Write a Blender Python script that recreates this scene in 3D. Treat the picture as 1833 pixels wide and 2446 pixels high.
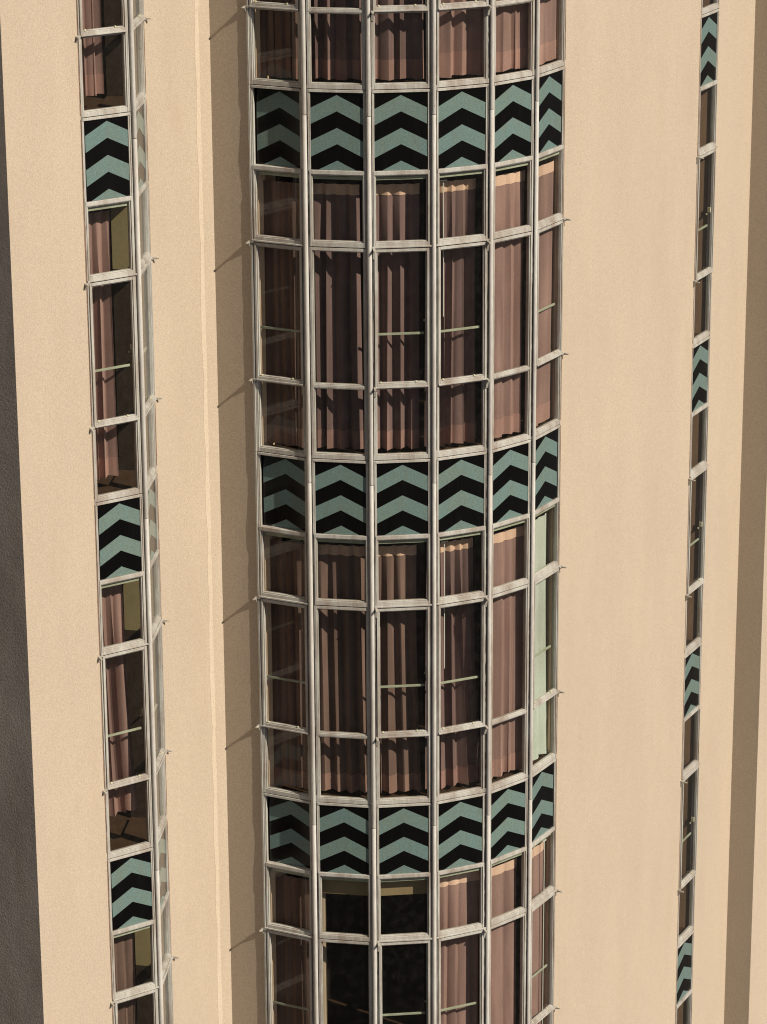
import bpy, bmesh, math, random
from mathutils import Vector, Matrix
from mathutils.geometry import tessellate_polygon
random.seed(11)
R = math.radians
for o in list(bpy.data.objects):
    bpy.data.objects.remove(o)
scene = bpy.context.scene
COL = scene.collection

# ------------------------------------------------------------------ camera
CAM_Z = 40.0
PITCH, ROLL = R(18.1605), R(-0.3407)
cam_data = bpy.data.cameras.new('camera')
cam = bpy.data.objects.new('camera', cam_data)
COL.objects.link(cam)
scene.camera = cam
cp, sp = math.cos(PITCH), math.sin(PITCH)
cr, sr = math.cos(ROLL), math.sin(ROLL)
R0, U0, F0 = Vector((1, 0, 0)), Vector((0, sp, cp)), Vector((0, cp, -sp))
rr = cr * R0 + sr * U0
uu = cr * U0 - sr * R0
m = Matrix((rr, uu, -F0)).transposed().to_4x4()
m.translation = (0, 0, CAM_Z)
cam.matrix_world = m
cam_data.sensor_fit = 'VERTICAL'
cam_data.sensor_height = 36.0
cam_data.lens = 36.0 * 7556.66 / 2446.0
cam_data.clip_start = 0.5
cam_data.clip_end = 3000
cam_data.dof.use_dof = True
cam_data.dof.focus_distance = 25.4
cam_data.dof.aperture_fstop = 7.0

# ------------------------------------------------------------------ sky, sun, exposure
SUN = Vector((0.625, -0.459, 0.631)).normalized()
world = bpy.data.worlds.new('World')
scene.world = world
world.use_nodes = True
wn = world.node_tree
wn.nodes.clear()
sky = wn.nodes.new('ShaderNodeTexSky')
sky.sky_type = 'NISHITA'
sky.sun_disc = False
sky.sun_elevation = math.asin(SUN.z)
sky.sun_rotation = math.atan2(SUN.x, SUN.y)
sky.dust_density = 1.0
sky.air_density = 0.5
sky.ozone_density = 0.0
bg = wn.nodes.new('ShaderNodeBackground')
bg.inputs['Strength'].default_value = 0.05
wo = wn.nodes.new('ShaderNodeOutputWorld')
wn.links.new(sky.outputs[0], bg.inputs[0])
wn.links.new(bg.outputs[0], wo.inputs[0])
sun_data = bpy.data.lights.new('sun', 'SUN')
sun_data.energy = 5.0
sun_data.angle = R(0.5)
sun_data.color = (1.0, 0.90, 0.77)
sun = bpy.data.objects.new('sun', sun_data)
COL.objects.link(sun)
sun.rotation_euler = SUN.to_track_quat('Z', 'Y').to_euler()
sun.location = (20, -20, 60)
scene.view_settings.view_transform = 'Standard'
scene.view_settings.look = 'None'
scene.view_settings.exposure = 0.50
scene.view_settings.gamma = 1.0
scene.render.engine = 'CYCLES'
scene.cycles.filter_width = 1.1
scene.cycles.max_bounces = 8
scene.cycles.diffuse_bounces = 4
scene.cycles.glossy_bounces = 4
scene.cycles.transparent_max_bounces = 16

# ------------------------------------------------------------------ materials
def new_mat(name):
    mt = bpy.data.materials.new(name)
    mt.use_nodes = True
    nt = mt.node_tree
    return mt, nt, nt.nodes['Principled BSDF'], nt.nodes, nt.links

def noise(nt, scale, detail=2, rough=.5, stretch=None, co='Object', loc=None):
    tc = nt.nodes.new('ShaderNodeNewGeometry')
    mp = nt.nodes.new('ShaderNodeMapping')
    if stretch: mp.inputs['Scale'].default_value = stretch
    if loc: mp.inputs['Location'].default_value = loc
    nt.links.new(tc.outputs['Position'], mp.inputs[0])
    n = nt.nodes.new('ShaderNodeTexNoise')
    n.inputs['Scale'].default_value = scale
    n.inputs['Detail'].default_value = detail
    n.inputs['Roughness'].default_value = rough
    nt.links.new(mp.outputs[0], n.inputs['Vector'])
    return n

def ramp(nt, src, stops):
    r = nt.nodes.new('ShaderNodeValToRGB')
    el = r.color_ramp.elements
    while len(el) > 1: el.remove(el[0])
    el[0].position = stops[0][0]; el[0].color = (*stops[0][1], 1)
    for p, c in stops[1:]:
        e = el.new(p); e.color = (*c, 1)
    nt.links.new(src, r.inputs[0])
    return r

def mixc(nt, a, b, fac, mode='MIX'):
    mx = nt.nodes.new('ShaderNodeMix')
    mx.data_type = 'RGBA'; mx.blend_type = mode
    if hasattr(fac, 'links'): nt.links.new(fac, mx.inputs[0])
    else: mx.inputs[0].default_value = fac
    for i, v in ((6, a), (7, b)):
        if hasattr(v, 'links'): nt.links.new(v, mx.inputs[i])
        else: mx.inputs[i].default_value = (*v, 1)
    return mx.outputs[2]

def g3(v): return (v, v, v)

def stucco(name, col, grain=.10, mott=.06, rough=.92, stain=None, bump=.25, bd=.004):
    mt, nt, b, N, L = new_mat(name)
    big = noise(nt, 1.3, 5, .6, stretch=(1, 1, .45))
    fine = noise(nt, 95, 2, .6)
    streak = noise(nt, 3.0, 4, .6, stretch=(1.6, 1.6, .3))
    r1 = ramp(nt, big.outputs[0], [(.3, g3(1 - mott)), (.7, g3(1 + mott * .3))])
    r2 = ramp(nt, fine.outputs[0], [(.3, g3(1 - grain)), (.7, g3(1 + grain))])
    r3 = ramp(nt, streak.outputs[0], [(.35, (1 - mott * .3, 1 - mott * .4, 1 - mott * .5)), (.6, g3(1))])
    c = mixc(nt, col, r1.outputs[0], 1, 'MULTIPLY')
    c = mixc(nt, c, r2.outputs[0], 1, 'MULTIPLY')
    c = mixc(nt, c, r3.outputs[0], 1, 'MULTIPLY')
    if stain:
        sn = noise(nt, 1.8, 6, .65, stretch=(1, 1, .35), loc=(3, 1, 7))
        rs = ramp(nt, sn.outputs[0], [(.60, g3(0)), (.72, g3(.5))])
        c = mixc(nt, c, stain, rs.outputs[0])
    L.new(c, b.inputs['Base Color'])
    b.inputs['Roughness'].default_value = rough
    b.inputs['Specular IOR Level'].default_value = .2
    bp = N.new('ShaderNodeBump'); bp.inputs['Strength'].default_value = bump
    bp.inputs['Distance'].default_value = bd
    bn = noise(nt, 60, 5, .65)
    wv = noise(nt, 2.2, 3, .5)
    ad = N.new('ShaderNodeMath'); ad.operation = 'MULTIPLY_ADD'
    L.new(wv.outputs[0], ad.inputs[0]); ad.inputs[1].default_value = 2.2
    L.new(bn.outputs[0], ad.inputs[2])
    L.new(ad.outputs[0], bp.inputs['Height'])
    L.new(bp.outputs[0], b.inputs['Normal'])
    return mt

M_CREAM = stucco('cream_stucco', (.383, .317, .239), mott=.055, grain=.17, stain=(.35, .275, .20))
M_SUN_STREAK = stucco('sun_streak_paint', (.448, .372, .283), grain=.17, mott=.03)  # wall stucco lightened to carry the reflected sun streak
M_DARKWALL = stucco('grey_concrete', (.36, .30, .235), grain=.18, mott=.3, bump=.45, bd=.008)
M_LINING = stucco('room_plaster', (.78, .56, .38), grain=.06)
M_YELLOW = stucco('yellow_room_plaster', (.27, .22, .115), grain=.10)
M_BROWNWALL = stucco('brown_room_plaster', (.20, .125, .078), grain=.12, mott=.25)

def frame_mat(name, col, dirt, amt=.5):
    mt, nt, b, N, L = new_mat(name)
    a = noise(nt, 7, 6, .7, stretch=(1, 1, .25))
    f = noise(nt, 140, 3, .7, stretch=(1, 1, .12))
    r1 = ramp(nt, a.outputs[0], [(.42, g3(0)), (.66, g3(amt))])
    r2 = ramp(nt, f.outputs[0], [(.3, g3(.82)), (.7, g3(1.1))])
    c = mixc(nt, col, dirt, r1.outputs[0])
    ch = noise(nt, 26, 5, .8, stretch=(1, 1, .5), loc=(5, 2, 1))
    r3 = ramp(nt, ch.outputs[0], [(.66, g3(0)), (.70, g3(.75))])
    c = mixc(nt, c, (.10, .065, .045), r3.outputs[0])
    c = mixc(nt, c, r2.outputs[0], 1, 'MULTIPLY')
    L.new(c, b.inputs['Base Color'])
    b.inputs['Roughness'].default_value = .6
    bp = N.new('ShaderNodeBump'); bp.inputs['Strength'].default_value = .3
    bp.inputs['Distance'].default_value = .003
    L.new(f.outputs[0], bp.inputs['Height']); L.new(bp.outputs[0], b.inputs['Normal'])
    return mt

M_FRAME = frame_mat('weathered_paint', (.365, .355, .315), (.19, .145, .11), .75)
M_PIPE = frame_mat('post_paint', (.455, .440, .40), (.25, .205, .17), .5)
M_BAR = frame_mat('pale_green_paint', (.37, .40, .30), (.24, .24, .17), .5)
M_ARM = frame_mat('hinge_metal', (.34, .32, .27), (.16, .13, .10), .7)

def plain(name, col, rough=.8, spec=.3, grain=0, gscale=120):
    mt, nt, b, N, L = new_mat(name)
    b.inputs['Base Color'].default_value = (*col, 1)
    b.inputs['Roughness'].default_value = rough
    b.inputs['Specular IOR Level'].default_value = spec
    if grain:
        f = noise(nt, gscale, 3, .6)
        r = ramp(nt, f.outputs[0], [(.3, g3(1 - grain)), (.7, g3(1 + grain))])
        L.new(mixc(nt, col, r.outputs[0], 1, 'MULTIPLY'), b.inputs['Base Color'])
    return mt

def vitreous(name, col, alt, dirt, amt):
    mt, nt, b, N, L = new_mat(name)
    n1 = noise(nt, 2.3, 3, .6)
    r1 = ramp(nt, n1.outputs[0], [(.4, g3(0)), (.62, g3(1))])
    c = mixc(nt, col, alt, r1.outputs[0])
    n2 = noise(nt, 9, 6, .75, stretch=(1, 1, .18), loc=(4, 4, 0))
    r2 = ramp(nt, n2.outputs[0], [(.5, g3(0)), (.75, g3(amt))])
    c = mixc(nt, c, dirt, r2.outputs[0])
    n3 = noise(nt, 105, 2, .6)
    r3 = ramp(nt, n3.outputs[0], [(.3, g3(.80)), (.7, g3(1.2))])
    c = mixc(nt, c, r3.outputs[0], 1, 'MULTIPLY')
    L.new(c, b.inputs['Base Color'])
    b.inputs['Roughness'].default_value = .18
    b.inputs['Specular IOR Level'].default_value = .3
    return mt
M_BLACK = vitreous('black_glass_panel', (.0012, .0013, .0015), (.002, .0021, .0023), (.008, .007, .006), .35)
M_TEAL = vitreous('teal_glass_chevron', (.110, .155, .136), (.104, .158, .148), (.115, .12, .09), .55)
M_FLOOR = plain('brown_floor', (.045, .024, .012), .7, .3, .25, 30)
M_CEIL = plain('room_ceiling', (.10, .085, .07), .9, .1, .1)
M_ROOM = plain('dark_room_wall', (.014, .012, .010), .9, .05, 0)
M_BEAM = plain('beam_plaster', (.25, .19, .105), .9, .1, .1)
M_DADO = plain('dark_wood', (.035, .024, .016), .6, .3, .3, 40)
M_CORD = plain('white_cord', (.62, .62, .58), .6, .3)
M_CATCH = plain('brass_catch', (.45, .43, .28), .45, .5)
M_ROOF = plain('roof_felt', (.12, .115, .11), .95, .1, .2, 20)
M_GROUND = plain('asphalt', (.055, .052, .048), .95, .15, .1, .3)
M_PALE = plain('pale_beam_panel', (.55, .42, .22), .8, .2, .1)

def cloth(name, col, var=.25):
    mt, nt, b, N, L = new_mat(name)
    f = noise(nt, 230, 2, .6, stretch=(1, 1, .5))
    v = noise(nt, 9, 3, .5, stretch=(1, 1, .08))
    r = ramp(nt, f.outputs[0], [(.3, g3(.84)), (.7, g3(1.16))])
    r2 = ramp(nt, v.outputs[0], [(.3, g3(1 - var)), (.7, g3(1 + var))])
    c = mixc(nt, col, r.outputs[0], 1, 'MULTIPLY')
    c = mixc(nt, c, r2.outputs[0], 1, 'MULTIPLY')
    L.new(c, b.inputs['Base Color'])
    b.inputs['Roughness'].default_value = .95
    b.inputs['Specular IOR Level'].default_value = .1
    return mt

CLOTH = {
    'mauve': (cloth('mauve_cloth', (.170, .111, .104)), cloth('pink_hem', (.255, .152, .132)), cloth('peach_tape', (.60, .41, .30), .1)),
    'brown': (cloth('brown_cloth', (.158, .102, .084)), cloth('salmon_hem', (.25, .152, .122)), cloth('peach_tape_light', (.56, .38, .28), .1)),
    'rose': (cloth('rose_cloth', (.265, .168, .148)), cloth('rose_hem', (.33, .20, .17)), cloth('apricot_tape', (.62, .43, .33), .1)),
    'mint': (cloth('mint_cloth', (.47, .52, .45), .1), cloth('mint_hem', (.48, .53, .46), .05), cloth('mint_tape', (.48, .53, .46), .05)),
    'cream': (cloth('cream_cloth', (.42, .34, .24), .1), cloth('cream_hem', (.42, .34, .24), .1), cloth('cream_tape', (.42, .34, .24), .1)),
}

def glass_mat():
    mt = bpy.data.materials.new('window_glass')
    mt.use_nodes = True
    nt = mt.node_tree; N, L = nt.nodes, nt.links
    N.clear()
    out = N.new('ShaderNodeOutputMaterial')
    tr = N.new('ShaderNodeBsdfTransparent')
    dn = noise(nt, 5, 5, .6, stretch=(1, 1, .4))
    rt = ramp(nt, dn.outputs[0], [(.35, (.86, .87, .84)), (.7, (.74, .74, .70))])
    L.new(rt.outputs[0], tr.inputs[0])
    gl = N.new('ShaderNodeBsdfGlossy'); gl.inputs['Roughness'].default_value = .015
    gl.inputs[0].default_value = (.95, .95, .93, 1)
    bp = N.new('ShaderNodeBump'); bp.inputs['Strength'].default_value = .06
    bp.inputs['Distance'].default_value = .01
    wn_ = noise(nt, 3.5, 1, .4)
    L.new(wn_.outputs[0], bp.inputs['Height']); L.new(bp.outputs[0], gl.inputs['Normal'])
    lw = N.new('ShaderNodeLayerWeight'); lw.inputs[0].default_value = .5
    pw = N.new('ShaderNodeMath'); pw.operation = 'POWER'; pw.inputs[1].default_value = 4.2
    L.new(lw.outputs['Facing'], pw.inputs[0])
    ma = N.new('ShaderNodeMath'); ma.operation = 'MULTIPLY_ADD'
    ma.inputs[1].default_value = .88; ma.inputs[2].default_value = .035
    L.new(pw.outputs[0], ma.inputs[0])
    ms = N.new('ShaderNodeMixShader')
    L.new(ma.outputs[0], ms.inputs[0]); L.new(tr.outputs[0], ms.inputs[1]); L.new(gl.outputs[0], ms.inputs[2])
    # thin film of dust on the pane
    df = N.new('ShaderNodeBsdfDiffuse'); df.inputs[0].default_value = (.35, .32, .28, 1)
    dd = noise(nt, 14, 6, .7, loc=(1, 8, 2))
    rd = ramp(nt, dd.outputs[0], [(.45, g3(.002)), (.8, g3(.022))])
    m2 = N.new('ShaderNodeMixShader')
    L.new(rd.outputs[0], m2.inputs[0]); L.new(ms.outputs[0], m2.inputs[1]); L.new(df.outputs[0], m2.inputs[2])
    L.new(m2.outputs[0], out.inputs[0])
    return mt
M_GLASS = glass_mat()

# ------------------------------------------------------------------ mesh helpers
def add_box(bm, a, b, mi=0):
    """axis aligned box in local (u, w, z)"""
    vs = [bm.verts.new((x, y, z)) for x in (a[0], b[0]) for y in (a[1], b[1]) for z in (a[2], b[2])]
    for f in ((0, 1, 3, 2), (4, 6, 7, 5), (0, 4, 5, 1), (2, 3, 7, 6), (0, 2, 6, 4), (1, 5, 7, 3)):
        fc = bm.faces.new([vs[i] for i in f]); fc.material_index = mi
    return vs

def mesh_of(bm, name, mats, bevel=0):
    if bevel:
        bmesh.ops.bevel(bm, geom=bm.edges[:], offset=bevel, segments=1, affect='EDGES', clamp_overlap=True)
    bmesh.ops.recalc_face_normals(bm, faces=bm.faces[:])
    me = bpy.data.meshes.new(name)
    bm.to_mesh(me); bm.free()
    for mm in (mats if isinstance(mats, (list, tuple)) else [mats]): me.materials.append(mm)
    return me

def obj(name, me, parent=None, mat=None):
    o = bpy.data.objects.new(name, me)
    COL.objects.link(o)
    if parent: o.parent = parent
    if mat is not None: o.matrix_local = mat
    return o

def tag(o, label, cat, group=None):
    o['label'] = label; o['category'] = cat
    if group: o['group'] = group
    return o

# ------------------------------------------------------------------ measured plan (metres, camera above the origin)
P = {k: Vector(v) for k, v in dict(
    M0=(-1.027, 24.534), M1=(-.596, 24.331), M2=(-.097, 24.249), M3=(.407, 24.307), M4=(.862, 24.513),
    M5=(1.229, 24.840), M6=(1.476, 25.254), L0=(-2.226, 23.192), L1=(-1.857, 23.444), L2=(-1.802, 23.978),
    R0=(2.81, 27.694), R1=(3.008, 28.082), E0=(-2.688, 22.340), E2=(-1.338, 24.702), E3=(3.418, 28.840), E4=(3.652, 28.715)).items()}
FAR_L = P['E0'] + Vector((-math.cos(R(31.5)), math.sin(R(31.5)))) * 5.5
FAR_R = P['E4'] + Vector((math.cos(R(61.5)), math.sin(R(61.5)))) * 5.0
BACK = [Vector((3.0, 38.5)), Vector((-6.5, 35.0))]
SILL0 = CAM_Z - 4.523
STOREY = 3.0
KS = range(-1, 4)
def sill(k): return SILL0 - k * STOREY
Z_TOP = sill(-1) + 2.2
Z_GLAZE_TOP = sill(-1)            # strips of windows start here
Z_GLAZE_BOT = sill(4)

tower = bpy.data.objects.new('tower_block', None)
COL.objects.link(tower)
tower.location = (0, 27, 0)
tag(tower, 'cream rendered deco tower with curved bay of stacked windows and teal chevron panels', 'building')
TI = Matrix.Translation((0, -27, 0))

def frame_at(a, b, z=0):
    """local frame: u from a to b, w outwards, z up; origin in the middle of a-b"""
    d = (b - a).normalized(); n = Vector((d.y, -d.x)); c = (a + b) / 2
    return TI @ Matrix(((d.x, n.x, 0, c.x), (d.y, n.y, 0, c.y), (0, 0, 1, z), (0, 0, 0, 1)))

def inward(a, b):
    d = (b - a).normalized()
    return Vector((-d.y, d.x))

# ------------------------------------------------------------------ walls
def prism(poly, z0, z1, name, mat, parent=tower, cuts=1):
    bm = bmesh.new()
    rings = []
    for i in range(cuts + 1):
        z = z0 + (z1 - z0) * i / cuts
        rings.append([bm.verts.new((p.x, p.y, z)) for p in poly])
    n = len(poly)
    for a, b in zip(rings, rings[1:]):
        for i in range(n):
            bm.faces.new((a[i], a[(i + 1) % n], b[(i + 1) % n], b[i]))
    bm.faces.new(rings[0]); bm.faces.new(rings[-1])
    me = mesh_of(bm, name, mat)
    o = obj(name, me, parent, TI)
    return o

def mitre(chain, t):
    ins = []
    for i, p in enumerate(chain):
        if i == 0: v = p + inward(chain[0], chain[1]) * t
        elif i == len(chain) - 1: v = p + inward(chain[-2], chain[-1]) * t
        else:
            n1, n2 = inward(chain[i - 1], p), inward(p, chain[i + 1])
            v = p + (n1 + n2) * (t / (1 + n1.dot(n2)))
        ins.append(v)
    return ins

T = .30
def wall_chain(keys, mats, z0=0, z1=Z_TOP):
    chain = [P[k] if isinstance(k, str) else k for k in keys]
    ins = mitre(chain, T)
    for i in range(len(chain) - 1):
        prism([chain[i], chain[i + 1], ins[i + 1], ins[i]], z0, z1, 'wall', mats[i])

wall_chain([FAR_L, 'E0', 'L0'], [M_DARKWALL, M_CREAM])
wall_chain(['L2', 'E2', 'M0'], [M_CREAM, M_CREAM])
d_ = (P['R0'] - P['M6']).normalized(); n_ = inward(P['M6'], P['R0'])
prism([P['M6'], P['R0'], P['R0'] + n_ * T, P['M6'] + n_ * T + d_ * .14, P['M6'] + n_ * .05], 0, Z_TOP, 'wall', M_CREAM)
wall_chain(['R1', 'E3', 'E4', FAR_R], [M_CREAM] * 3)
wall_chain([FAR_R, BACK[0], BACK[1], FAR_L], [M_CREAM, M_CREAM, M_DARKWALL])
# solid wall above and below the glazed strips (outside the view)
for ks in (['L0', 'L2'], ['M0', 'M1', 'M2', 'M3', 'M4', 'M5', 'M6'], ['R0', 'R1']):
    ch = [P[k] for k in ks]
    ins = mitre(ch, T)
    for z0, z1 in ((0, Z_GLAZE_BOT - .66), (Z_GLAZE_TOP + .01, Z_TOP)):
        prism(ch + ins[::-1], z0, z1, 'wall', M_CREAM)

# bay-glass sun reflection painted as a pale strip, ragged edge, beside inner corner
def painted_sun_streak():
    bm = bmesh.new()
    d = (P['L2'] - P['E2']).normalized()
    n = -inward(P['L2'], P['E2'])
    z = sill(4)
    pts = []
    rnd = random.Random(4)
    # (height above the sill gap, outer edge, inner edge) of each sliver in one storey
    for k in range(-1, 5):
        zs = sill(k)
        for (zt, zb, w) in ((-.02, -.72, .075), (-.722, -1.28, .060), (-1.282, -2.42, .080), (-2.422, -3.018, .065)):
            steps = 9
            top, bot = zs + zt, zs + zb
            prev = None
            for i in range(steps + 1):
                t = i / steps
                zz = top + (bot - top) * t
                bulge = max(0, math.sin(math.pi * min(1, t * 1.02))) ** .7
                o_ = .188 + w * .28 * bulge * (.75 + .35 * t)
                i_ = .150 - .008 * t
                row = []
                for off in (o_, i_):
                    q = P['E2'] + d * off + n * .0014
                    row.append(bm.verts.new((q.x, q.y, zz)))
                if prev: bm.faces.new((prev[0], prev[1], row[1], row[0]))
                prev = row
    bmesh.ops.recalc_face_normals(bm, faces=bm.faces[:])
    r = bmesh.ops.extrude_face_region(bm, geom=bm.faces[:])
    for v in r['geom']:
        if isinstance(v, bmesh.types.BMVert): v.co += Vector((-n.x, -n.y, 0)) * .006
    obj('painted_sun_streak', mesh_of(bm, 'painted_sun_streak', M_SUN_STREAK), tower, TI)
painted_sun_streak()

# ------------------------------------------------------------------ slabs, partitions, roof
def slab_poly():
    segs = [(FAR_L, P['E0'], .29), (P['E0'], P['L0'], .29), (P['L0'], P['L1'], .085), (P['L1'], P['L2'], .085),
            (P['L2'], P['E2'], .29), (P['E2'], P['M0'], .29)]
    for i in range(6): segs.append((P['M%d' % i], P['M%d' % (i + 1)], .085))
    segs += [(P['M6'], P['R0'], .29), (P['R0'], P['R1'], .085), (P['R1'], P['E3'], .29), (P['E3'], P['E4'], .29),
             (P['E4'], FAR_R, .29), (FAR_R, BACK[0], .29), (BACK[0], BACK[1], .29), (BACK[1], FAR_L, .29)]
    out = []
    n = len(segs)
    for i in range(n):
        a, b, t = segs[i - 1]; c, d, s = segs[i]
        n1, n2 = inward(a, b), inward(c, d)
        if abs(t - s) < 1e-6:
            out.append(c + (n1 + n2) * (t / (1 + n1.dot(n2))))
        else:
            out.append(c + n1 * t); out.append(c + n2 * s)
    return out
SP = slab_poly()
for k in range(-1, 5):
    zt, zb = sill(k) - .022, sill(k) - .665
    bm = bmesh.new()
    a = [bm.verts.new((p.x, p.y, zb)) for p in SP]
    b = [bm.verts.new((p.x, p.y, zt)) for p in SP]
    for tri in tessellate_polygon([[Vector((p.x, p.y, 0)) for p in SP]]):
        f = bm.faces.new([a[i] for i in tri]); f.material_index = 1
        f = bm.faces.new([b[i] for i in tri]); f.material_index = 0
    for i in range(len(SP)):
        f = bm.faces.new((a[i], a[(i + 1) % len(SP)], b[(i + 1) % len(SP)], b[i])); f.material_index = 1
    obj('floor_slab', mesh_of(bm, 'floor_slab', [M_FLOOR, M_CEIL]), tower, TI)
prism([FAR_L, P['E0'], P['E2'], P['M0'], P['M3'], P['M6'], P['E3'], P['E4'], FAR_R, BACK[0], BACK[1]][::1], Z_TOP - .1, Z_TOP + .15, 'roof', M_ROOF)

def partition(a, b, z0, z1, mat, t=.1, name='partition'):
    a, b = Vector(a), Vector(b)
    n = inward(a, b)
    return prism([a, b, b + n * t, a + n * t], z0, z1, name, mat)
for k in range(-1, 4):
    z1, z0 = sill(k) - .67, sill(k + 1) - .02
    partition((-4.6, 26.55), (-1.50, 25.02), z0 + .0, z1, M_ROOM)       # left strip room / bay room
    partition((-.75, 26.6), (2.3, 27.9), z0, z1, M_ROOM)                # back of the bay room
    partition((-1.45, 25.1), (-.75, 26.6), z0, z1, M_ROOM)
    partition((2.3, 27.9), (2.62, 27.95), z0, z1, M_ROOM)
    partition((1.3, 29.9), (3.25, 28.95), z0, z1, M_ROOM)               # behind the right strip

# ------------------------------------------------------------------ glazing
COLS = [  # name, a, b, kind, hinge side, post on left / right
    ('bay0', 'M0', 'M1', 'casement', -1, False, True),
    ('bay1', 'M1', 'M2', 'fixed', 0, True, True),
    ('bay2', 'M2', 'M3', 'casement', -1, True, True),
    ('bay3', 'M3', 'M4', 'casement', 1, True, True),
    ('bay4', 'M4', 'M5', 'fixed', 0, True, True),
    ('bay5', 'M5', 'M6', 'casement', 1, True, False),
    ('leftA', 'L0', 'L1', 'casement', -1, False, True),
    ('leftB', 'L1', 'L2', 'casement', 1, True, False),
    ('right', 'R0', 'R1', 'casement', -1, False, False),
]
PR = .0205     # mullion pipe radius
ST = .026      # stile
SO = .010      # visible edge of the outer frame
def bars(bm, x0, x1, z0, z1, w, l, r, t, b, depth=.05, lip=.009, lipd=.010):
    """rectangular frame made of stiles and rails with a stepped inner lip"""
    if l: add_box(bm, (x0, w - depth, z0), (x0 + l, w, z1))
    if r: add_box(bm, (x1 - r, w - depth, z0), (x1, w, z1))
    xl, xr = x0 + l, x1 - r
    if t: add_box(bm, (xl + .0004, w - depth, z1 - t), (xr - .0004, w - .0015, z1))
    if b: add_box(bm, (xl + .0004, w - depth, z0), (xr - .0004, w - .0015, z0 + b))
    zl, zh = z0 + b, z1 - t
    add_box(bm, (xl + .0004, w - depth + .004, zl + .0004), (xl + lip, w - lipd, zh - .0004))
    add_box(bm, (xr - lip, w - depth + .004, zl + .0004), (xr - .0004, w - lipd, zh - .0004))
    add_box(bm, (xl + lip, w - depth + .005, zh - lip), (xr - lip, w - lipd - .001, zh - .0004))
    add_box(bm, (xl + lip, w - depth + .005, zl + .0004), (xr - lip, w - lipd - .001, zl + lip))

def pane_mesh(x0, x1, z0, z1, w):
    bm = bmesh.new()
    vs = [bm.verts.new(c) for c in ((x0, w, z0), (x1, w, z0), (x1, w, z1), (x0, w, z1))]
    bm.faces.new(vs)
    return mesh_of(bm, 'pane', M_GLASS)

def chevron_mesh(hw, za, zbot, w):
    drop, th = .5 * hw, .127
    up = [(-hw, za - drop), (0, za), (hw, za - drop)]
    lo = [(hw, za - drop - th), (0, za - th), (-hw, za - drop - th)]
    if za - th > zbot + .02:
        poly = up + lo
    else:
        h = (za - zbot) / .5
        poly = [(-min(h, hw), zbot), (0, za), (min(h, hw), zbot)]
    poly = [(x, max(z, zbot)) for x, z in poly]
    bm = bmesh.new()
    f = [bm.verts.new((x, w, z)) for x, z in poly]
    b = [bm.verts.new((x, w - .003, z)) for x, z in poly]
    bm.faces.new(f); bm.faces.new(b[::-1])
    for i in range(len(poly)): bm.faces.new((f[i], b[i], b[(i + 1) % len(poly)], f[(i + 1) % len(poly)]))
    return mesh_of(bm, 'chevron', M_TEAL)

def hinge_mesh(side, z, edge, s=1.0, on_post=False):
    """projecting friction arm: a bent strip with a tapered gusset under it"""
    bm = bmesh.new()
    u0, u1 = (edge - .034, edge + .012) if side < 0 else (edge - .012, edge + .034)
    if on_post:
        u0, u1 = (edge, edge + .02) if side < 0 else (edge - .02, edge)
    add_box(bm, (u0, -.004, z - .010), (u1, .020 * s, z + .004))
    ue = (u0 + .008) if side < 0 else (u1 - .008)
    d = .007
    if on_post: ue = edge - side * .010; d = .009; s *= 1.0
    gz = .085 if on_post else (.056 if side < 0 else .024)
    prof = [(.0, z + .003), (.066 * s, z - .004), (.067 * s, z - .010), (.030, z - .014), (.010, z - gz * s), (.0, z - gz * s - .004)]
    a = [bm.verts.new((ue - d, w, zz)) for w, zz in prof]
    b = [bm.verts.new((ue + d, w, zz)) for w, zz in prof]
    bm.faces.new(a); bm.faces.new(b[::-1])
    for i in range(len(prof)): bm.faces.new((a[i], b[i], b[(i + 1) % len(prof)], a[(i + 1) % len(prof)]))
    return mesh_of(bm, 'hinge', M_ARM)

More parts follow.
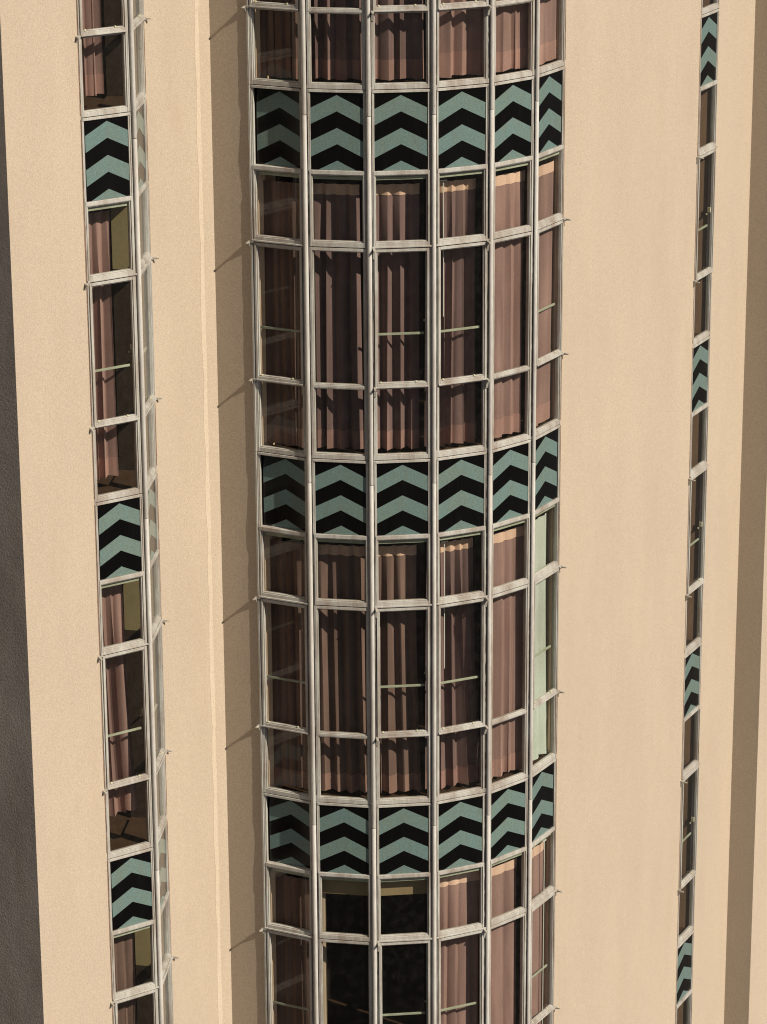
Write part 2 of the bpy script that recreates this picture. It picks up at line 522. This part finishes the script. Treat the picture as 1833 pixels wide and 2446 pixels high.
Z_PAN_T, Z_PAN_B = -.024, -.638
Z_BAR_B = -.670
Z_T = -1.250
Z_C = -2.392
def build_column(nm, a, b, kind, hs, pl, pr):
    A, B = P[a], P[b]
    W = (B - A).length
    x0 = -W / 2 + (PR * 1.08 if pl else .004)
    x1 = W / 2 - (PR * 1.08 if pr else .004)
    zb = -STOREY + .003
    rs = 1.0 if pr else .35
    SR, SH, SC = SO * rs, ST * .5 * rs, .017 * (1.0 if pr else .5)
    me = {}
    # outer fixed frame of a window (from under the thin bar down to the sill gap)
    bm = bmesh.new()
    fs = .012 if kind == 'casement' else ST
    add_box(bm, (x0, -.052, zb), (x0 + SO, .002, Z_PAN_B - .0))
    add_box(bm, (x1 - SR, -.052, zb), (x1, .002, Z_PAN_B - .0))
    bx0, bx1 = x0 + SO, x1 - SR
    # hopper light
    bars(bm, bx0, bx1, Z_T, Z_BAR_B, .006, ST * .5, SH, .004, .038)
    # head bar between chevrons and hopper
    add_box(bm, (bx0, -.045, Z_BAR_B + .0005), (bx1, .007, Z_PAN_B - .0005))
    if kind == 'casement':
        # projecting drip rail
        add_box(bm, (bx0 - .014, .0065, Z_T - .001), (bx1 + .014, .020, Z_T + .012))
        bars(bm, bx0, bx1, zb, Z_C - .006, .000, ST * .5, SH, .004, .036)
    else:
        bars(bm, bx0, bx1, Z_C - .010, Z_T - .008, .003, ST * .5, SH, .024, .022)
        bars(bm, bx0, bx1, zb, Z_C - .0125, .002, ST * .5, SH, .003, .036)
    me['window'] = mesh_of(bm, 'window_' + nm, M_FRAME, .0016)
    # casement
    if kind == 'casement':
        bm = bmesh.new()
        bars(bm, bx0 + .004, bx1 - .004, Z_C, Z_T - .010, .012, .017, SC, .024, .032, depth=.040)
        add_box(bm, (bx0 + .006, .0125, Z_C - .002), (bx1 - .006, .020, Z_C + .010))
        me['casement'] = mesh_of(bm, 'casement_' + nm, M_FRAME, .0016)
    gx0, gx1 = bx0 + .013, bx1 - SH - .002
    me['pane'] = [pane_mesh(gx0, gx1, Z_T + .036, Z_BAR_B - .002, -.024),
                  pane_mesh(gx0, gx1, Z_C + .02, Z_T - .034, -.020),
                  pane_mesh(gx0, gx1, zb + .034, Z_C - .008, -.026)]
    # inner bar at restrictor height and curtain rail
    if kind == 'casement':
        bm = bmesh.new()
        add_box(bm, (bx0 + .018, -.050, -1.973), (bx1 - .040, -.038, -1.955))
        me['bar'] = mesh_of(bm, 'restrictor', M_BAR, .001)
        bm = bmesh.new()
        for fx in (.10, .74):
            add_box(bm, (bx0 + (bx1 - bx0) * fx, -.012 + .002, Z_C + .036), (bx0 + (bx1 - bx0) * fx + .014, .006, Z_C + .048))
        me['catch'] = mesh_of(bm, 'catch', M_CATCH, .001)
        edge = x0 if hs < 0 else x1
        me['hinge'] = [hinge_mesh(hs, Z_T - .004, edge, 1.0, pl if hs < 0 else pr), hinge_mesh(hs, Z_C + .004, edge, .9, pl if hs < 0 else pr)]
        bm = bmesh.new()
        hx = bx1 - .030 if hs < 0 else bx0 + .018
        add_box(bm, (hx, -.048, -1.845), (hx + .012, -.018, -1.80))
        add_box(bm, (hx - .012, -.060, -1.87), (hx + .018, -.048, -1.855))
        me['handle'] = mesh_of(bm, 'handle', M_CATCH, .001)
    bm = bmesh.new()
    add_box(bm, (bx0 + .002, -.042, -.716), (bx1 - .016, -.028, -.691))
    me['rail'] = mesh_of(bm, 'rail', M_BAR, .001)
    bm = bmesh.new()
    add_box(bm, (bx0 - .01, -.30, -STOREY - .021), (bx1 + .01, -.055, -STOREY + .012))
    me['board'] = mesh_of(bm, 'board', M_FLOOR, .002)
    # spandrel
    rc = .034 if nm == 'bay0' else 0.0
    bm = bmesh.new()
    add_box(bm, (bx0, -.070, Z_PAN_B), (bx1, -.011 - rc, Z_PAN_T))
    me['panel'] = mesh_of(bm, 'panel_' + nm, M_BLACK)
    bm = bmesh.new()
    add_box(bm, (x0, -.052, Z_PAN_B + .0005), (x0 + SO, .002, -.003))
    add_box(bm, (x1 - SR, -.052, Z_PAN_B + .0005), (x1, .002, -.003))
    add_box(bm, (bx0, -.045, Z_PAN_T), (bx1, .004, -.003))
    add_box(bm, (bx0 + .0003, -.030, Z_PAN_B + .0005), (bx0 + .012, -.003, Z_PAN_T - .0003))
    add_box(bm, (bx1 - .012, -.030, Z_PAN_B + .0005), (bx1 - .0003, -.003, Z_PAN_T - .0003))
    me['surround'] = mesh_of(bm, 'surround_' + nm, M_FRAME, .0016)
    hw = (bx1 - bx0) / 2 - .0125
    me['chev'] = [chevron_mesh(hw, Z_PAN_T - .022 - .258 * i, Z_PAN_B + .0015, -.0095 - rc) for i in range(3)]
    for k in KS:
        M = frame_at(A, B, sill(k))
        o = obj('window', me['window'], tower, M)
        I = Matrix.Identity(4)
        for pm in me['pane']: obj('pane', pm, o, I)
        if kind == 'casement':
            obj('casement_frame', me['casement'], o, I)
            obj('restrictor_bar', me['bar'], o, I)
            obj('catch', me['catch'], o, I)
            for hm in me['hinge']: obj('hinge', hm, o, I)
            if nm != 'leftB': obj('handle', me['handle'], o, I)
        if nm not in ('right',):
            obj('curtain_rail', me['rail'], o, I)
        obj('sill_board', me['board'], o, I)
        if k == 2 and nm in ('bay1', 'bay2'):
            bm = bmesh.new()
            add_box(bm, (bx0 - .01, -.128, -.880), (bx1 + .01, -.108, -.672))
            obj('pelmet', mesh_of(bm, 'pelmet', M_BEAM, .001), o, I)
        s = obj('spandrel_panel', me['panel'], tower, M)
        obj('surround', me['surround'], s, I)
        for cm in me['chev']: obj('chevron', cm, s, I)
for c in COLS: build_column(*c)

# mullion posts, one length per storey with an open joint
def post_mesh(w_in=.058, r=PR * .9, n=20):
    bm = bmesh.new()
    z1, z0 = -.205, -.205 - STOREY + .004
    rings = []
    for z in (z0, z0 + .003, z1 - .003, z1):
        q = r - (.0012 if z in (z0, z1) else 0)
        rings.append([bm.verts.new((q * math.cos(2 * math.pi * i / n), q * math.sin(2 * math.pi * i / n), z)) for i in range(n)])
    for a, b in zip(rings, rings[1:]):
        for i in range(n):
            f = bm.faces.new((a[i], a[(i + 1) % n], b[(i + 1) % n], b[i])); f.smooth = True
    bm.faces.new(rings[0]); bm.faces.new(rings[-1])
    add_box(bm, (-.021, -w_in, z0), (.021, -.022, z1))
    return mesh_of(bm, 'mullion', M_PIPE)
PM = post_mesh()
def post(key, a, b, off=0):
    d = (P[b] - P[a]).normalized(); n = Vector((d.y, -d.x))
    for k in range(-1, 4):
        mtx = TI @ Matrix(((d.x, n.x, 0, P[key].x + n.x * off), (d.y, n.y, 0, P[key].y + n.y * off), (0, 0, 1, sill(k)), (0, 0, 0, 1)))
        obj('mullion', PM, tower, mtx)
    obj('mullion', PM, tower, mtx @ Matrix.Translation((0, 0, 6 * 0 + STOREY * 5)))
for i in range(1, 6): post('M%d' % i, 'M%d' % (i - 1), 'M%d' % (i + 1), .006)
post('L1', 'L0', 'L2', .006)
# plaster reveal linings seen through the glass
def jamb(key, a, b, sgn, mat, z0, z1, depth=.02):
    d = (P[b] - P[a]).normalized(); n = Vector((-d.y, d.x))
    q = P[key]
    pts = [q + n * .056, q + n * .056 + d * sgn * depth, q + n * .30 + d * sgn * depth, q + n * .30]
    prism(pts, z0, z1, 'reveal_lining', mat)
for k in range(-1, 4):
    zt, zb = sill(k) - .672, sill(k + 1) - .02
    d0 = (P['M1'] - P['M0']).normalized(); n0 = inward(P['M0'], P['M1'])
    prism([P['M0'] + d0 * u_ + n0 * w_ for u_, w_ in ((.020, .054), (.030, .054), (.062, .115), (.062, .30), (.0, .30))], zb, zt, 'reveal_lining', M_LINING)
    for q_, nx_, sp_, parts_ in (('R1', 'E3', .11, ((M_BROWNWALL, zb, zt),)),
                                 ('L2', 'E2', .09, ((M_YELLOW, sill(k) - 1.36, zt), (M_DADO, zb, sill(k) - 1.362)))):
        dd = (P[nx_] - P[q_]).normalized(); nn = inward(P[q_], P[nx_])
        for mt_, za_, zb_ in parts_:
            prism([P[q_] + nn * .056 - dd * .003, P[q_] + nn * .30 - dd * sp_, P[q_] + nn * .304, P[q_] + nn * .056 - dd * .001], za_, zb_, 'reveal_lining', mt_)
    n_ = inward(P['M6'], P['R0']); d_ = (P['R0'] - P['M6']).normalized()
    a_, b_ = P['M6'] + n_ * .056, P['M6'] + n_ * T + d_ * .128
    e_ = (b_ - a_).normalized(); q_ = Vector((-e_.y, e_.x)) * .008
    prism([a_, b_, b_ + q_, a_ + q_], zb, zt, 'reveal_lining', M_LINING)
# cracked sealant beads beside the posts and along the wall edges
M_SEAL = plain('dark_sealant', (.012, .010, .009), .9, .1)
M_RUST = plain('rusty_sealant', (.20, .125, .09), .9, .1, .3, 60)
def sealant(key, a, b, off, mat, seed, wmin, wmax, w=.0035, gaps=.35):
    d = (P[b] - P[a]).normalized()
    for k in range(-1, 4):
        rnd = random.Random(seed * 31 + k)
        bm = bmesh.new()
        z = -.01
        cur = wmin
        prev = None
        while z > -STOREY + .02:
            cur += rnd.uniform(-.0016, .0016); cur = max(wmin, min(wmax, cur))
            wd = cur if rnd.random() > gaps else wmin
            c_ = off + rnd.uniform(-.0005, .0005)
            row = [bm.verts.new((c_ - wd / 2, .0, z)), bm.verts.new((c_ - wd / 2, w, z)), bm.verts.new((c_ + wd / 2, w, z)), bm.verts.new((c_ + wd / 2, .0, z))]
            if prev:
                for i in range(3): bm.faces.new((prev[i], prev[i + 1], row[i + 1], row[i]))
            else: bm.faces.new(row)
            prev = row
            z -= rnd.uniform(.02, .06)
        bm.faces.new(prev)
        mt_ = TI @ Matrix(((d.x, d.y, 0, P[key].x), (d.y, -d.x, 0, P[key].y), (0, 0, 1, sill(k)), (0, 0, 0, 1)))
        obj('sealant', mesh_of(bm, 'sealant', mat), tower, mt_)
for n_, (ky, sd) in enumerate((('M1', 1), ('M2', 1), ('M3', 1), ('M4', -1), ('M5', -1))):
    i_ = int(ky[1])
    sealant(ky, 'M%d' % (i_ - 1), 'M%d' % (i_ + 1), sd * (PR + .0035), M_SEAL, n_ + 3, .0015, .007 if sd < 0 else .0045, w=.0052)
sealant('L0', 'E0', 'L0', -.006, M_RUST, 9, .004, .010)
sealant('M6', 'M6', 'R0', .006, M_RUST, 10, .003, .008)
sealant('R0', 'M6', 'R0', -.006, M_RUST, 11, .004, .009)
sealant('L2', 'L2', 'E2', .006, M_RUST, 12, .003, .008)

# projecting jamb moulding where the bay meets the wall
for k in range(-1, 4):
    bm = bmesh.new()
    rnd = random.Random(k)
    Z = [-STOREY + .002 + (STOREY - .004) * i / 60 for i in range(61)]
    rows = []
    for z in Z:
        wob = rnd.uniform(-.0012, .0012) + (.003 * math.sin(z * 9 + k) if -.9 < z < -.15 else 0)
        rows.append([bm.verts.new(c) for c in ((-.016 + wob, -.003, z), (-.012 + wob, .012 + wob * .8, z), (.0035, .013 + wob * .5, z), (.0035, -.003, z))])
    for a_, b_ in zip(rows, rows[1:]):
        for i in range(4): bm.faces.new((a_[i], a_[(i + 1) % 4], b_[(i + 1) % 4], b_[i]))
    bm.faces.new(rows[0]); bm.faces.new(rows[-1])
    d_ = (P['M1'] - P['M0']).normalized()
    mt_ = TI @ Matrix(((d_.x, d_.y, 0, P['M0'].x), (d_.y, -d_.x, 0, P['M0'].y), (0, 0, 1, sill(k)), (0, 0, 0, 1)))
    obj('jamb_moulding', mesh_of(bm, 'jamb_moulding', M_FRAME), tower, mt_)

# ------------------------------------------------------------------ curtains
def curtain(col, k, f0, f1, folds, kind, label, ztop=-.775, zbot=-2.945, amp=.038, back=-.145, flare=0, sway=.0,
            seed=1, hem=.155, head=.085, wand=None, cord=None, sweep=None, group='curtains hanging behind the windows'):
    c = [x for x in COLS if x[0] == col][0]
    A, B = P[c[1]], P[c[2]]
    W = (B - A).length
    M = Matrix.Translation((0, 27, 0)) @ frame_at(A, B, sill(k))
    rnd = random.Random(seed)
    ph = [rnd.uniform(-.35, .35) for _ in range(folds * 2 + 3)]
    am = [rnd.uniform(.6, 1.2) for _ in range(folds * 2 + 3)]
    dr = [rnd.uniform(-1, 1) for _ in range(folds * 2 + 3)]
    NU, NZ = folds * 20 + 6, 26
    u_a, u_b = -W / 2 + W * f0, -W / 2 + W * f1
    def pos(t, s, z):
        # t along the width, s down the drop 0..1
        spread = 1 + flare * s ** 2
        j = t * folds * 2
        i = int(j); fr = j - i
        sm = fr * fr * (3 - 2 * fr)
        a_ = am[i] * (1 - sm) + am[i + 1] * sm
        p_ = ph[i] * (1 - sm) + ph[i + 1] * sm
        d_ = dr[i] * (1 - sm) + dr[i + 1] * sm
        u = u_a + (u_b - u_a) * t * spread + sway * s * s * t + (u_b - u_a) * .06 * d_ * s
        if sweep: u += sweep(t, s)
        th = math.pi * (j + p_ * .55)
        wv = 2 * abs(math.sin(th / 2)) ** .75 - 1
        env = .35 + .65 * min(1, s * 3)
        w = back + amp * a_ * wv * env
        u += amp * .35 * math.sin(th) * env
        return (u, w, z)
    def sheet(za, zb_, nz, dw=0.0):
        bm = bmesh.new()
        rows = []
        for r_ in range(nz + 1):
            z = za + (zb_ - za) * r_ / nz
            s = (ztop - z) / (ztop - zbot)
            row = []
            for q in range(NU + 1):
                x, w, zz = pos(q / NU, s, z)
                zz += .005 * math.sin(q * .13 + seed) if r_ == nz and zb_ == zbot else 0
                row.append(bm.verts.new((x, w + dw, zz)))
            rows.append(row)
        for a_, b_ in zip(rows, rows[1:]):
            for q in range(NU):
                f = bm.faces.new((a_[q], a_[q + 1], b_[q + 1], b_[q])); f.smooth = True
        me = bpy.data.meshes.new('curtain')
        bm.to_mesh(me); bm.free()
        return me
    cm, hm, tm = CLOTH[kind]
    me = sheet(ztop, zbot, NZ); me.materials.append(cm)
    o = obj('curtain', me, None, M)
    tag(o, label, 'curtain', group)
    I = Matrix.Identity(4)
    if hem:
        h = sheet(zbot + hem, zbot, 4, .0025); h.materials.append(hm); obj('hem', h, o, I)
    if head:
        h = sheet(ztop, ztop - head, 3, .0025); h.materials.append(tm); obj('heading_tape', h, o, I)
    for nm_, spec in (('pull_wand', wand), ('cord', cord)):
        if spec:
            fx, z1, z0 = spec
            bm = bmesh.new()
            ux = -W / 2 + W * fx
            n = 8; r = .0045
            ra = [bm.verts.new((ux + r * math.cos(a * math.pi / 4), back + .05 + r * math.sin(a * math.pi / 4), z0)) for a in range(n)]
            rb = [bm.verts.new((ux + r * math.cos(a * math.pi / 4), back + .05 + r * math.sin(a * math.pi / 4), z1)) for a in range(n)]
            for a in range(n): bm.faces.new((ra[a], ra[(a + 1) % n], rb[(a + 1) % n], rb[a]))
            bm.faces.new(ra); bm.faces.new(rb)
            add_box(bm, (ux - .03, back + .045, z1), (ux + .03, back + .055, z1 + .010))
            obj(nm_, mesh_of(bm, nm_, M_CORD), o, I)
    return o

ORD = ['leftmost', 'second', 'third', 'fourth', 'fifth', 'rightmost']
def where(i, k):
    at = {-1: 'above top chevrons', 0: 'under top chevrons',
          1: 'under middle chevrons', 2: 'under lowest chevrons'}[k]
    return '%s bay window %s' % (ORD[i], at)
# (column, storey, from, to, folds, cloth, description, extras)
CUR = [
    (0, -1, .08, 1.0, 6, 'brown', 'dim brown curtain filling the', dict(amp=.009, back=-.10)),
    (1, -1, .0, .92, 4, 'mauve', 'mauve curtain with a flat left fold in the', {}),
    (2, -1, .0, .86, 4, 'mauve', 'mauve curtain with pink hem in the', {}),
    (3, -1, .02, 1.05, 4, 'rose', 'greyish mauve curtain with deep pink hem in the', dict(hem=.19)),
    (4, -1, .08, 1.12, 4, 'rose', 'sunlit rose curtain in the', dict(back=-.11, amp=.025)),
    (5, -1, .12, 1.05, 2, 'rose', 'narrow rose curtain in the', dict(back=-.075, amp=.012)),
    (0, 0, .10, 1.02, 6, 'brown', 'very dim brown curtain in the', dict(head=0, amp=.009, back=-.10)),
    (1, 0, .0, .80, 4, 'mauve', 'mauve curtain with peach heading in the', {}),
    (2, 0, .0, .82, 4, 'mauve', 'dark mauve curtain with broad rounded folds in the', {}),
    (3, 0, .02, .88, 5, 'mauve', 'curtain with a long white pull wand in the', dict(wand=(.26, -.76, -1.86))),
    (4, 0, .08, .98, 4, 'rose', 'warm rose brown curtain in the', dict(back=-.11, amp=.025)),
    (5, 0, .12, .95, 2, 'rose', 'slim rose curtain beside a bare reveal in the', dict(back=-.075, amp=.012)),
    (0, 1, .10, 1.02, 6, 'brown', 'brown curtain pulled aside at the left edge in the', dict(head=0, amp=.009, back=-.10)),
    (1, 1, .0, .86, 4, 'brown', 'brown pleated curtain with peach heading in the', dict(flare=.06)),
    (2, 1, .0, .76, 4, 'brown', 'brown curtain with pinched pleats flaring down in the', dict(flare=.12)),
    (3, 1, .02, .84, 5, 'mauve', 'curtain swept to the right at the hem in the', dict(wand=(.28, -.76, -1.86), sway=.07)),
    (4, 1, .08, 1.1, 4, 'rose', 'rose curtain bunched near the hem in the', dict(back=-.11, amp=.025)),
    (5, 1, .12, .86, 3, 'mint', 'pale mint green curtain in the', dict(head=0, hem=.02, flare=.16, back=-.085, amp=.022)),
    (0, 2, .06, 1.0, 5, 'brown', 'dark reddish curtain hanging slack in the', dict(head=0, flare=.05, amp=.010, back=-.10)),
    (1, 2, .0, .13, 1, 'cream', 'thin cream curtain edge at the side of the', dict(amp=.012, hem=0, head=0)),
    (3, 2, .02, 1.02, 5, 'rose', 'light rose curtain with many narrow folds in the', dict(amp=.022)),
    (4, 2, .08, .92, 3, 'rose', 'flat light rose curtain in the', dict(back=-.11, amp=.018)),
    (5, 2, .12, .90, 2, 'rose', 'pink curtain with a hanging white cord in the', dict(cord=(.72, -.74, -2.7), back=-.085, amp=.012)),
]
for n_, (i, k, f0, f1, fo, kd, desc, ex) in enumerate(CUR):
    curtain('bay%d' % i, k, f0, f1, fo, kd, '%s %s' % (desc, where(i, k)), seed=17 + n_, group='curtains in the curved bay', **ex)
LW = {-1: 'above the top chevron panel', 0: 'between the top and middle chevron panels',
      1: 'between the middle and lowest chevron panels', 2: 'below the lowest chevron panel'}
for k, kd, desc, ex in ((-1, 'rose', 'rose pink curtain', dict(zbot=-2.88)), (0, 'rose', 'pink curtain with white wand', dict(wand=(.20, -.76, -1.60), zbot=-2.88)),
                    (1, 'rose', 'pink curtain hitched up', dict(wand=(.20, -.76, -1.60), zbot=-2.72, flare=.25)),
                    (2, 'brown', 'brown curtain with soft folds', dict(zbot=-2.80))):
    curtain('leftA', k, .04, .74, 4, kd, '%s in the left strip, %s' % (desc, LW[k]), seed=50 + k, back=-.20,
            group='curtains in the left strip', head=0, **ex)

# ------------------------------------------------------------------ ground
bm = bmesh.new()
vs = [bm.verts.new(c) for c in ((-1500, -1500, 0), (1500, -1500, 0), (1500, 1500, 0), (-1500, 1500, 0))]
bm.faces.new(vs)
g = obj('ground', mesh_of(bm, 'ground', M_GROUND))
g['kind'] = 'structure'
